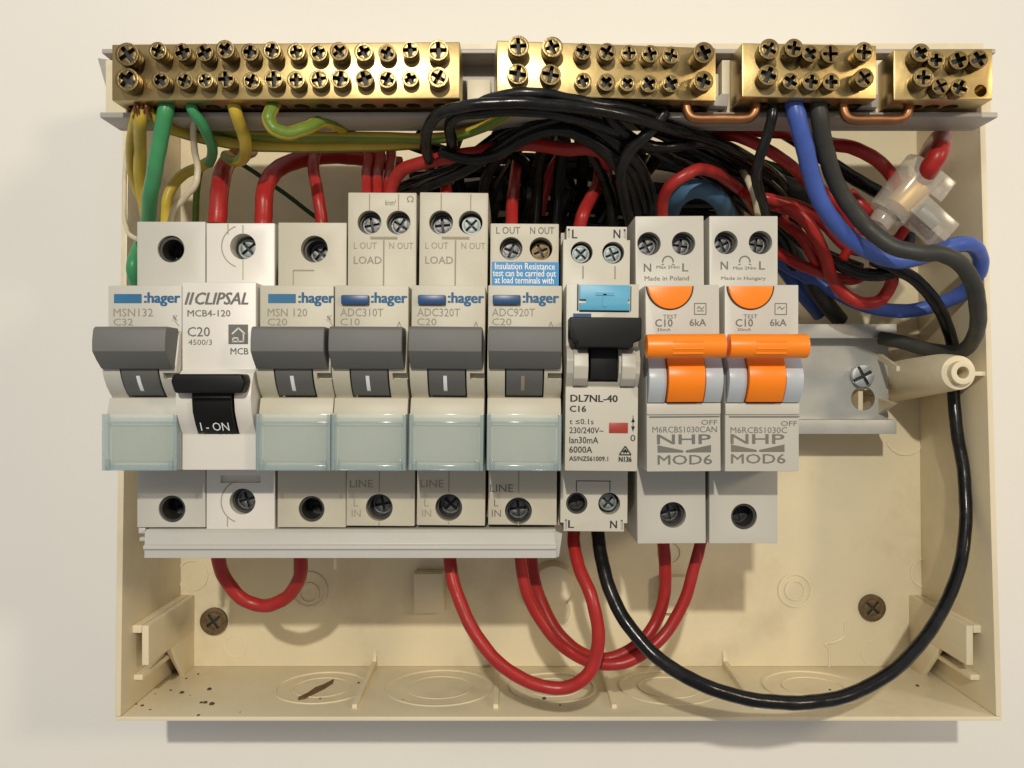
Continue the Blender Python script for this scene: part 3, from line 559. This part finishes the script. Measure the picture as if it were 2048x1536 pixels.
# ---------------------------------------------------------------- busbar cover
BC = thing('busbar_cover', -40, 70, -40, label='long white plastic strip covering the feet of the six left breakers', cat='busbar cover')
b = MB(); z = lambda y: Z(y, 82)
b.prism([(z(1060), 60), (z(1060), 81), (z(1066), 82), (z(1088), 82), (z(1091), 83), (z(1097), 83), (z(1100), 82.2), (z(1116), 82.2), (z(1116), 60)], X(289, 82), X(1112, 82)); b.build('strip', M['busbar'], BC, bevel=.2)
b = MB(); b.hexa([(X(1112,82), 80.4, z(1116)), (X(1118,82), 81, z(1112)), (X(1124,82), 81.5, z(1066)), (X(1108,82), 80.4, z(1062)), (X(1112,82), 82.0, z(1116)), (X(1118,82), 82.6, z(1112)), (X(1124,82), 83.2, z(1066)), (X(1108,82), 82.0, z(1062))]); b.build('open_end_flap', M['busbar'], BC, bevel=.15)
b = MB(); b.box(X(275, 80), X(289, 80), 66, 79.5, Z(1068, 80), Z(1056, 80)); b.box(X(275, 80), X(288, 80), 66, 79, Z(1084, 80), Z(1076, 80)); b.build('end_cap', M['busbar'], BC, bevel=.3)

# ---------------------------------------------------------------- wires
def wire(name, mats, wpx, pts, label, cat='wire', group=None, stripe=None, sub=8, twist=0., seg=14):
    """pts: (photo x, photo y, distance out of the wall in mm); wpx: width in photo pixels at the middle point"""
    P = [(X(x, d), d, Z(y, d)) for x, y, d in pts]; dm = pts[len(pts)//2][2]; r = wpx/2*(CD-dm)/F
    c = P[0]; b = MB(); b.tube(P, r, seg, stripe=stripe, sub=sub, twist=twist, wob=.085)
    o = b.build(name, mats, Root(*c)); tag(o, label, cat, group); return o
GY = [M['w_yellow'], M['w_olive']]
ST = (0, 1, 2, 7, 8, 9)
wire('earth_wire', GY, 15, [(284,196,84),(268,236,83),(260,290,72),(263,345,60),(278,395,54),(302,440,50)], 'thin yellow wire hanging nearest the left edge of the box', group=None, stripe=(0, 1))
wire('earth_wire', GY, 25, [(290,196,84),(282,240,83),(279,300,70),(281,360,60),(292,420,54),(304,500,50)], 'thick yellow and green striped wire dropping straight down beside the left box wall', stripe=(2, 3, 4))
wire('earth_wire', [M['w_green']], 31, [(338,190,84.5),(330,230,85),(318,290,82),(308,350,78),(300,400,72),(295,450,62)], 'thick plain green wire running down to the leftmost breaker')
wire('earth_wire', [M['w_green']], 21, [(376,190,84.5),(385,220,85),(404,250,82),(421,282,75),(426,305,68),(418,326,60)], 'short curved green wire bending right under the third column of screws')
wire('earth_wire', GY, 21, [(420,322,60),(400,334,58),(365,350,56),(342,378,56),(333,410,56),(330,452,55)], 'pale yellow-green wire hooking down beside the thin cream one', stripe=(5, 6, 7, 8))
wire('tie_wire', [M['w_white']], 13, [(390,226,80),(386,262,75),(390,300,70),(396,340,68),(390,368,68),(370,395,66),(350,418,64),(338,450,60)], 'thin cream wire snaking down to the leftmost breaker')
wire('tie_wire', [M['w_white']], 9, [(254,300,58),(249,360,60),(248,420,62),(253,455,64),(262,472,68),(276,478,72)], 'thin cream wire curling past the left edge of the leftmost breaker')
wire('earth_wire', GY, 25, [(462,190,84.5),(471,222,85),(484,260,80),(491,295,74),(484,318,66),(468,322,60),(452,312,54)], 'yellow wire dropping under the fifth column of screws and curling back left', stripe=(5, 6, 7))
wire('earth_wire', GY, 27, [(556,190,84.5),(545,215,86),(538,238,87),(548,258,87),(575,266,86),(610,258,84),(645,243,80),(668,247,76),(700,264,66)], 'yellow wire bent like a hook just under the first brass bar', stripe=(9, 10, 11, 12))
wire('earth_wire', GY, 24, [(296,222,84),(322,248,80),(360,264,72),(430,280,68),(520,292,66),(640,293,66),(760,290,66),(840,288,66)], 'green and yellow wire running right from the copper strands, lower of the pair', stripe=ST)
wire('earth_wire', GY, 22, [(340,244,62),(440,264,66),(560,272,69),(690,274,70),(800,276,70),(880,276,73),(935,266,76),(980,246,80),(1018,222,84),(1030,198,84.5)], 'long green and yellow wire rising to the second brass bar at its right end', stripe=ST)
wire('earth_wire', [M['w_dgreen']], 9, [(470,318,30),(520,352,26),(575,392,24),(640,440,20)], 'thin dark green wire slanting down behind the red ones')
wire('earth_wire', [M['w_olive']], 13, [(402,330,20),(394,380,18),(390,450,16)], 'faint green wire far back behind the second breaker')
wire('earth_wire', [M['w_green']], 26, [(290,470,48),(272,508,54),(266,540,56),(284,600,48)], 'green wire showing between the left box wall and the first breaker')
# copper strands
ST_ = thing('copper_strands', X(290,84), 84, Z(225,84), label='frayed bare copper strands under the left end of the longest brass bar', cat='bare wire ends')
for i in range(14):
    b = MB(); a = rnd.uniform(-18, 18); b.tube([(X(286+a*.3,85), 85+rnd.uniform(-1, 1), Z(196,85)), (X(286+a,85)+rnd.uniform(-.6,.6), 86+rnd.uniform(-1, 1.5), Z(216+rnd.uniform(-4, 4),85)), (X(284+a*1.1,84), 84+rnd.uniform(-1, 1), Z(238,84))], .28, 6, sub=4); b.build('strand', M['copper'], ST_)
RED = [M['w_red']]; BLK = [M['w_black']]; GBK = [M['w_greyblack']]; BLU = [M['w_blue']]
wire('live_wire', RED, 36, [(500,300,22),(462,318,40),(446,345,52),(438,390,58),(434,450,60)], 'thick red wire entering the top of the white breaker')
wire('live_wire', RED, 34, [(800,330,25),(740,318,30),(680,312,36),(620,316,44),(568,330,50),(538,360,56),(528,400,60),(526,450,60)], 'thick red wire arching left from the centre down behind the white breaker')
wire('live_wire', RED, 24, [(640,290,46),(628,320,52),(630,355,56),(637,400,60),(644,450,60)], 'thin red wire dropping to the single-hole breaker beside the white one')
wire('live_wire', RED, 22, [(737,286,40),(738,320,48),(734,350,56),(733,392,60)], 'leftmost of three red wires standing close together above the first tall breaker')
wire('live_wire', RED, 22, [(760,286,40),(760,320,48),(756,350,56),(755,392,60)], 'middle one of three red wires standing close together above the first tall breaker')
wire('live_wire', RED, 22, [(783,290,38),(782,320,44),(778,350,54),(777,392,60)], 'rightmost of three red wires standing close together above the first tall breaker')
wire('live_wire', RED, 27, [(779,394,60),(787,364,62),(808,338,65),(850,324,68),(910,313,71),(960,304,70),(1010,292,68),(1070,290,68),(1130,298,70),(1175,297,72),(1206,308,70),(1212,335,62),(1208,372,50)], 'long red wire running right from the first tall breaker across the black bundle')
wire('live_wire', RED, 23, [(893,394,60),(890,366,58),(884,345,50),(876,320,35)], 'short red stub entering the top of the second tall breaker')
wire('live_wire', RED, 24, [(1024,455,60),(1024,410,56),(1028,370,48),(1036,320,30)], 'red wire rising straight from the breaker with the blue sticker')
wire('live_wire', RED, 26, [(1158,462,62),(1165,430,63),(1180,398,60),(1196,370,54),(1200,330,40)], 'red wire slanting up from the cream breaker with the sky-blue button')
wire('live_wire', RED, 24, [(1325,440,60),(1325,405,65),(1338,374,70),(1368,352,72),(1400,339,70),(1432,346,65),(1462,366,56),(1490,390,44),(1510,420,30)], 'red wire arching over the top of the left orange-toggled breaker')
wire('neutral_wire', [M['w_slate']], 38, [(1335,440,36),(1352,400,50),(1382,380,56),(1412,382,56),(1440,402,50),(1458,440,36)], 'thick dusky blue wire curving under the red arch above the orange-toggled breakers')
# black bundle in the middle
blk = [
 (24, [(862,330,66),(853,296,78),(856,258,86),(878,228,91),(925,213,94),(990,207,95),(1060,206,95),(1130,212,94),(1200,222,92),(1270,236,88),(1340,258,80),(1400,280,70),(1450,306,60),(1510,345,46),(1570,400,30),(1600,470,18)], 'black wire forming the outermost arch, its left foot furthest left over the yellow-green wires'),
 (24, [(905,310,66),(903,280,78),(900,250,84),(915,232,87),(960,224,90),(1030,220,91),(1100,226,90),(1170,240,86),(1240,268,80),(1300,296,74),(1350,322,62),(1400,345,48),(1450,380,34),(1480,430,20)], 'black wire whose left foot crosses the yellow-green wires a little right of the outermost arch'),
 (22, [(935,222,88),(975,200,91),(1030,188,93),(1090,188,93),(1140,198,92),(1200,210,90),(1260,216,86),(1330,236,80),(1400,266,68),(1480,304,50),(1550,350,34),(1590,400,18)], 'black wire arching highest, across the lower edge of the second brass bar'),
 (26, [(800,392,52),(850,372,60),(910,350,66),(960,322,70),(1010,288,74),(1060,258,78),(1110,240,80),(1155,205,84)], 'black wire rising diagonally from the second tall breaker to the second brass bar, front one'),
 (22, [(790,380,46),(840,360,54),(900,338,60),(950,305,66),(1000,270,70),(1050,248,74),(1120,232,78)], 'black wire lying just above the front diagonal one, behind the red'),
 (22, [(1202,192,84.5),(1215,232,84),(1250,268,80),(1300,291,76),(1350,294,74),(1400,287,70),(1450,304,58),(1500,340,40),(1540,390,22)], 'black wire sagging in a shallow bow under the middle of the second brass bar'),
 (22, [(1250,192,84.5),(1262,224,82),(1290,252,78),(1330,272,72),(1390,300,62),(1450,330,52),(1510,368,36),(1560,420,20)], 'black wire slanting right below the shallow bow, toward the blue wire'),
 (26, [(1090,250,78),(1140,262,80),(1190,290,78),(1235,330,74),(1262,380,66),(1275,450,56)], 'black wire pouring down in front between the sky-blue button and the orange ones'),
 (26, [(1120,236,80),(1180,252,80),(1230,285,78),(1275,330,72),(1300,385,62),(1305,440,52)], 'black wire dropping just left of the red arch'),
 (24, [(1150,240,74),(1180,300,70),(1205,350,62),(1222,400,56),(1226,460,52)], 'black wire going down over the sky-blue button breaker'),
 (24, [(1060,262,70),(1010,300,60),(975,350,50),(965,400,44),(960,460,40)], 'black wire falling behind the corner of the second tall breaker'),
 (24, [(1100,262,64),(1080,320,54),(1075,380,46),(1070,450,42)], 'black wire falling behind the breaker with the blue sticker'),
 (24, [(1130,280,60),(1120,340,50),(1115,400,44),(1110,460,42)], 'black wire falling into the gap left of the cream breaker'),
]
for wpx, pts, lab in blk: wire('neutral_wire', BLK, wpx, pts, lab)
rb = random.Random(11)
for i in range(12):   # the tangle behind: nothing in the photo tells these apart
    x0 = 850+i*38+rb.uniform(-8, 8); xm_ = x0+rb.uniform(-40, 60)
    wire('neutral_wire', BLK, rb.uniform(20, 32), [(x0+rb.uniform(-60, 60), 262+rb.uniform(0, 24), 50+rb.uniform(-10, 8)), (xm_, 320+rb.uniform(-15, 15), 36+rb.uniform(-12, 12)), (x0+rb.uniform(-30, 40), 390+rb.uniform(-15, 15), 26+rb.uniform(-10, 12)), (x0+rb.uniform(-30, 30), 480, 18)], 'black wire packed in the dark tangle behind the middle breakers', group='black wires in the dark tangle', sub=6, seg=10)
for i in range(7):
    y0 = 300+i*26
    wire('neutral_wire', BLK, rb.uniform(22, 28), [(840+rb.uniform(-20, 20), y0+30, 14+rb.uniform(0, 5)), (960, y0+rb.uniform(-10, 20), 20), (1120, y0+rb.uniform(-10, 20), 18+rb.uniform(0, 8)), (1290, y0+rb.uniform(0, 30), 16), (1430+rb.uniform(-20, 20), y0+30, 10)], 'black wire packed in the dark tangle behind the middle breakers', group='black wires in the dark tangle', sub=6, seg=10)
wire('live_wire', RED, 22, [(1080,430,40),(1090,380,42),(1110,330,44),(1140,290,50)], 'dim red wire deep in the tangle above the blue sticker')
# right side
for wpx, pts, lab in (
 (22, [(880,300,74),(930,318,72),(990,312,74),(1050,278,78),(1100,262,80),(1160,270,80),(1225,312,76),(1268,352,70),(1290,420,56)], 'black wire tying the diagonal pair into the bundle under the long red wire'),
 (24, [(1330,225,82),(1300,262,82),(1262,300,80),(1242,345,76),(1248,395,68),(1262,450,58)], 'black wire crossing back leftwards over the bundle beside the red arch'),
 (20, [(1275,192,84.5),(1300,232,82),(1345,262,78),(1400,276,72),(1452,292,66),(1500,318,58),(1545,352,46)], 'black wire running just under the copper bridge toward the glossy one')):
    wire('neutral_wire', BLK, wpx, pts, lab)
wire('live_wire', RED, 21, [(1465,372,46),(1500,392,52),(1545,398,54),(1600,420,52),(1650,452,48),(1690,492,44),(1735,505,42),(1790,498,40)], 'thin red wire crossing over the start of the red ring')
wire('live_wire', RED, 20, [(1560,322,44),(1610,352,50),(1655,388,52),(1690,430,50),(1700,480,46),(1680,530,42)], 'thin red wire hanging behind the blue one toward the ring')
wire('neutral_wire', BLK, 21, [(1548,190,84.5),(1545,225,85),(1538,262,84),(1522,305,82),(1512,345,78),(1518,380,72),(1528,412,66),(1534,452,60)], 'glossy black wire from the third brass bar into the right orange-toggled breaker')
wire('neutral_wire', [M['w_white']], 14, [(1486,342,50),(1496,360,58),(1508,392,60),(1520,450,56)], 'pale thin wire beside the glossy black one')
wire('neutral_wire', BLU, 32, [(1585,190,84.5),(1592,225,85),(1606,280,83),(1618,335,79),(1640,400,74),(1680,458,68),(1730,498,63),(1790,521,60),(1850,512,58),(1895,494,56),(1932,488,54),(1958,506,50),(1958,545,44),(1925,585,36),(1870,610,30),(1800,622,26),(1720,608,24),(1650,572,22),(1590,540,20),(1540,510,18)], 'thick blue wire looping down from the third brass bar and round the right side')
wire('neutral_wire', GBK, 34, [(1636,190,84.5),(1640,240,84),(1650,300,80),(1668,355,75),(1695,405,72),(1735,455,71),(1785,492,73),(1840,506,75),(1885,508,75),(1925,532,73),(1950,580,69),(1957,630,62),(1948,676,52),(1918,704,42),(1860,699,34),(1800,684,28),(1760,676,24)], 'thick matt black wire beside the blue one, looping round to the end of the rail')
wire('live_wire', RED, 24, [(1380,250,52),(1430,265,60),(1480,275,64),(1530,296,64),(1580,330,60),(1620,372,52),(1660,420,40)], 'red wire passing behind the glossy black one toward the blue')
wire('live_wire', RED, 20, [(1440,250,40),(1500,262,44),(1560,268,46),(1600,275,50)], 'upper short red wire showing between the glossy black and the blue one')
wire('live_wire', RED, 27, [(1600,262,44),(1655,286,56),(1705,296,60),(1752,318,60),(1786,355,58),(1800,392,56),(1806,415,52)], 'red wire curving from behind the matt black one into the clear connector')
wire('live_wire', RED, 38, [(1845,335,18),(1862,296,36),(1882,276,58),(1880,300,70),(1862,332,70),(1850,356,66)], 'thick red wire entering the top of the clear connector')
wire('live_wire', RED, 25, [(1520,404,44),(1560,412,52),(1600,430,54),(1630,470,52),(1650,515,48),(1664,555,44),(1690,590,42),(1728,606,42),(1764,598,42),(1783,566,44),(1782,530,48),(1768,490,48)], 'red wire making a full ring right of the orange-toggled breakers')
wire('live_wire', RED, 20, [(1530,395,34),(1590,408,38),(1640,430,40),(1690,460,42),(1740,480,44),(1790,480,46),(1812,455,48)], 'red wire passing low under the clear connector')
wire('live_wire', RED, 24, [(1700,385,48),(1722,410,50),(1748,430,50),(1768,440,50)], 'short red stub at the lower left mouth of the clear connector')
wire('live_wire', RED, 22, [(1548,500,36),(1590,525,40),(1640,545,42),(1700,560,40),(1740,545,36)], 'dull pinkish red wire beside the top of the last breaker')
wire('live_wire', RED, 22, [(1560,440,40),(1600,470,44),(1625,510,44),(1640,540,40)], 'red wire slanting down inside the red ring, just right of the last breaker')
wire('neutral_wire', BLK, 27, [(1560,260,22),(1620,300,26),(1680,338,30),(1735,372,34),(1785,402,40),(1800,430,44)], 'black wire slanting down behind the matt black one to the connector')
wire('neutral_wire', BLK, 28, [(1340,300,44),(1400,318,46),(1460,350,46),(1505,380,42),(1550,430,34),(1600,480,32),(1660,515,34),(1720,540,40)], 'black wire crossing behind the glossy one toward the red ring')
wire('neutral_wire', GBK, 40, [(1520,350,24),(1570,372,24),(1620,390,22),(1680,410,20)], 'thick dull black cable lying behind the blue wire')
wire('earth_wire', [M['w_dgreen']], 26, [(1480,318,16),(1540,336,18),(1590,352,16),(1640,380,12)], 'dark green wire lying deep behind the blue wire')
wire('neutral_wire', GBK, 34, [(1545,440,20),(1580,480,20),(1610,530,20),(1640,590,20),(1680,640,14)], 'dull black cable dropping behind the rail right of the last breaker')
wire('neutral_wire', BLU, 30, [(1540,500,12),(1570,540,14),(1600,580,14),(1640,630,10)], 'dim blue wire deep behind the last breaker')
wire('neutral_wire', BLK, 30, [(1400,352,30),(1450,380,30),(1500,410,28),(1560,470,24),(1590,540,20)], 'black wire under the red arch going down behind the last breaker')
wire('neutral_wire', BLK, 26, [(1820,470,40),(1812,500,42),(1800,535,46),(1770,548,48),(1728,549,48),(1690,535,46),(1650,515,44)], 'black wire hanging from the clear connector in a short bow')
wire('neutral_wire', BLK, 26, [(1196,1055,62),(1200,1100,66),(1213,1160,70),(1245,1232,74),(1300,1302,78),(1370,1352,80),(1450,1386,80),(1540,1403,78),(1620,1405,76),(1700,1388,72),(1780,1346,66),(1842,1285,58),(1890,1210,50),(1922,1120,43),(1932,1030,38),(1926,940,35),(1912,850,33),(1907,760,31),(1906,700,33),(1890,640,38),(1868,600,42),(1830,560,46),(1785,533,50),(1745,520,50)], 'long glossy black wire making the big loop through the lower right of the box', sub=10)
# bottom loops
wire('live_wire', RED, 27, [(432,1040,60),(436,1110,56),(452,1160,52),(485,1198,50),(530,1211,50),(572,1196,52),(597,1160,56),(601,1110,60),(600,1040,62)], 'short red U-shaped loop under the left end of the white strip')
wire('live_wire', RED, 27, [(898,1040,64),(900,1120,66),(912,1180,68),(940,1250,70),(985,1313,72),(1045,1358,72),(1105,1376,72),(1155,1366,73),(1188,1328,73),(1197,1268,73),(1184,1200,72),(1160,1140,68),(1149,1090,64),(1148,1045,62)], 'red wire making the lowest and widest red loop under the breakers')
wire('live_wire', RED, 25, [(1062,1040,56),(1062,1110,54),(1075,1180,54),(1105,1250,56),(1150,1298,58),(1210,1318,58),(1270,1294,58),(1312,1242,56),(1330,1180,56),(1330,1120,58),(1324,1060,60)], 'red loop behind the lowest one, ending under the left orange-toggled breaker')
wire('live_wire', RED, 24, [(1040,1040,62),(1040,1110,62),(1052,1180,62),(1088,1250,62),(1140,1305,62),(1205,1328,62),(1270,1318,62),(1330,1268,61),(1368,1200,60),(1390,1130,60),(1408,1060,60)], 'red loop behind the lowest one, ending between the two orange-toggled breakers')

# ---------------------------------------------------------------- clear connector
CN = thing('clear_connector', X(1825,60), 60, Z(385,60), label='clear plastic screw connector joining the red wires at the upper right', cat='wire connector')
e = Vector((.68, 0, .73)); n_ = Vector((.73, 0, -.68))   # along the body, across it
def cp(px, py, d): return Vector((X(px, d), d, Z(py, d)))
b = MB(); b.frus(cp(1852, 335, 64), cp(1772, 430, 62), 6.0, 5.4, 28); sh = b.build('shell', M['conn'], CN, bevel=.5)
b = MB(); b.frus(cp(1773, 428, 62), cp(1755, 452, 62), 3.4, 3.0, 24); b.build('shell_mouth', M['conn'], CN, bevel=.3)
def slab(p, q, wd, d0, d1):
    p, q = Vector(p), Vector(q); t = (q-p).normalized(); n = Vector((t.z, 0, -t.x))*wd/2
    m = MB(); m.extr([(p.x-n.x, p.z-n.z), (q.x-n.x, q.z-n.z), (q.x+n.x, q.z+n.z), (p.x+n.x, p.z+n.z)], d0, d1); return m
slab(cp(1846, 352, 64), cp(1892, 388, 64), 7.0, 58, 66).build('shell_tab', M['conn'], CN, bevel=.5)
b = slab(cp(1826, 408, 64), cp(1895, 470, 64), 6.4, 58, 67); b.build('screw_tower', M['conn'], CN, bevel=.5)
b = MB(); b.frus(cp(1838, 372, 63), cp(1796, 416, 62), 3.9, 3.9, 20); b.build('brass_tube', mat('yellow_brass', (.80, .52, .18), .45, .3), CN, bevel=.2)
b = MB(); b.frus(cp(1840, 418, 63), cp(1872, 450, 63), 2.0, 2.0, 16); b.build('clamp_screw', M['steel'], CN, bevel=.2)

# ---------------------------------------------------------------- dirt on the box floor
b = MB()
for px, py, s_ in ((363,1386,5),(341,1381,3),(418,1379,5),(410,1406,5),(423,1409,6),(402,1406,4),(395,1433,4),(272,1409,3),(284,1412,4),(300,1420,3),(396,1348,2.5),(372,1357,2.5),(717,1366,3),(310,1388,2),(480,1425,2.5),(805,1400,2.5),(1088,1398,5),(1120,1411,3),(1660,1380,3),(1835,1372,4),(640,1398,3),(665,1404,3),(380,1391,2),(1075,1400,3)):
    r0 = 1
    # where the sight line meets the box floor at z = -96.5
    k = 96.5/(py-768)*F; d = CD-k; x = (px-1024)*k/F; s2 = s_*k/F*.85
    if not (3 < d < 48.5): d = min(max(d, 4), 48)
    b.hexa([(x-s2, d-s2, -96.6), (x+s2*1.3, d-s2*.8, -96.6), (x+s2, d+s2, -96.6), (x-s2*.7, d+s2*1.2, -96.6), (x-s2*.6, d-s2*.6, -96.6+s2*.8), (x+s2*.5, d-s2*.6, -96.6+s2), (x+s2*.6, d+s2*.5, -96.6+s2*.7), (x-s2*.5, d+s2*.6, -96.6+s2*.9)])
o = b.build('dirt_specks', mat('dark_dirt', (.07, .045, .025), .9), Root(-60, 20, -96)); tag(o, 'dark specks of dirt scattered on the floor of the box', 'dirt', kind='stuff')
k = 96.3/(1380-768)*F; d = CD-k; x = (628-1024)*k/F
b = MB(); pts = [(-4.2, -3.5), (-1.5, -1.5), (-.2, 1.5), (2.2, 2.6), (5.2, 5.5), (5.6, 3.4), (3.6, .6), (1.2, -1.6), (-1.5, -4.2), (-3.6, -4.6)]
n = len(pts); vs = [(x+a*.82, d-c_*1.9, -96.5) for a, c_ in pts]+[(x+a*.78, d-c_*1.8, -96.2+.15*math.sin(a*3)) for a, c_ in pts]
b.add(vs, [tuple(range(n)), tuple(range(2*n-1, n-1, -1))]+[(i, n+i, n+(i+1) % n, (i+1) % n) for i in range(n)])
o = b.build('debris_flake', mat('brown_flake', (.17, .09, .035), .9, var=.3, nscale=500), Root(x, d, -96.4)); tag(o, 'brown jagged flake of debris lying on the box floor in the left knockout', 'debris')
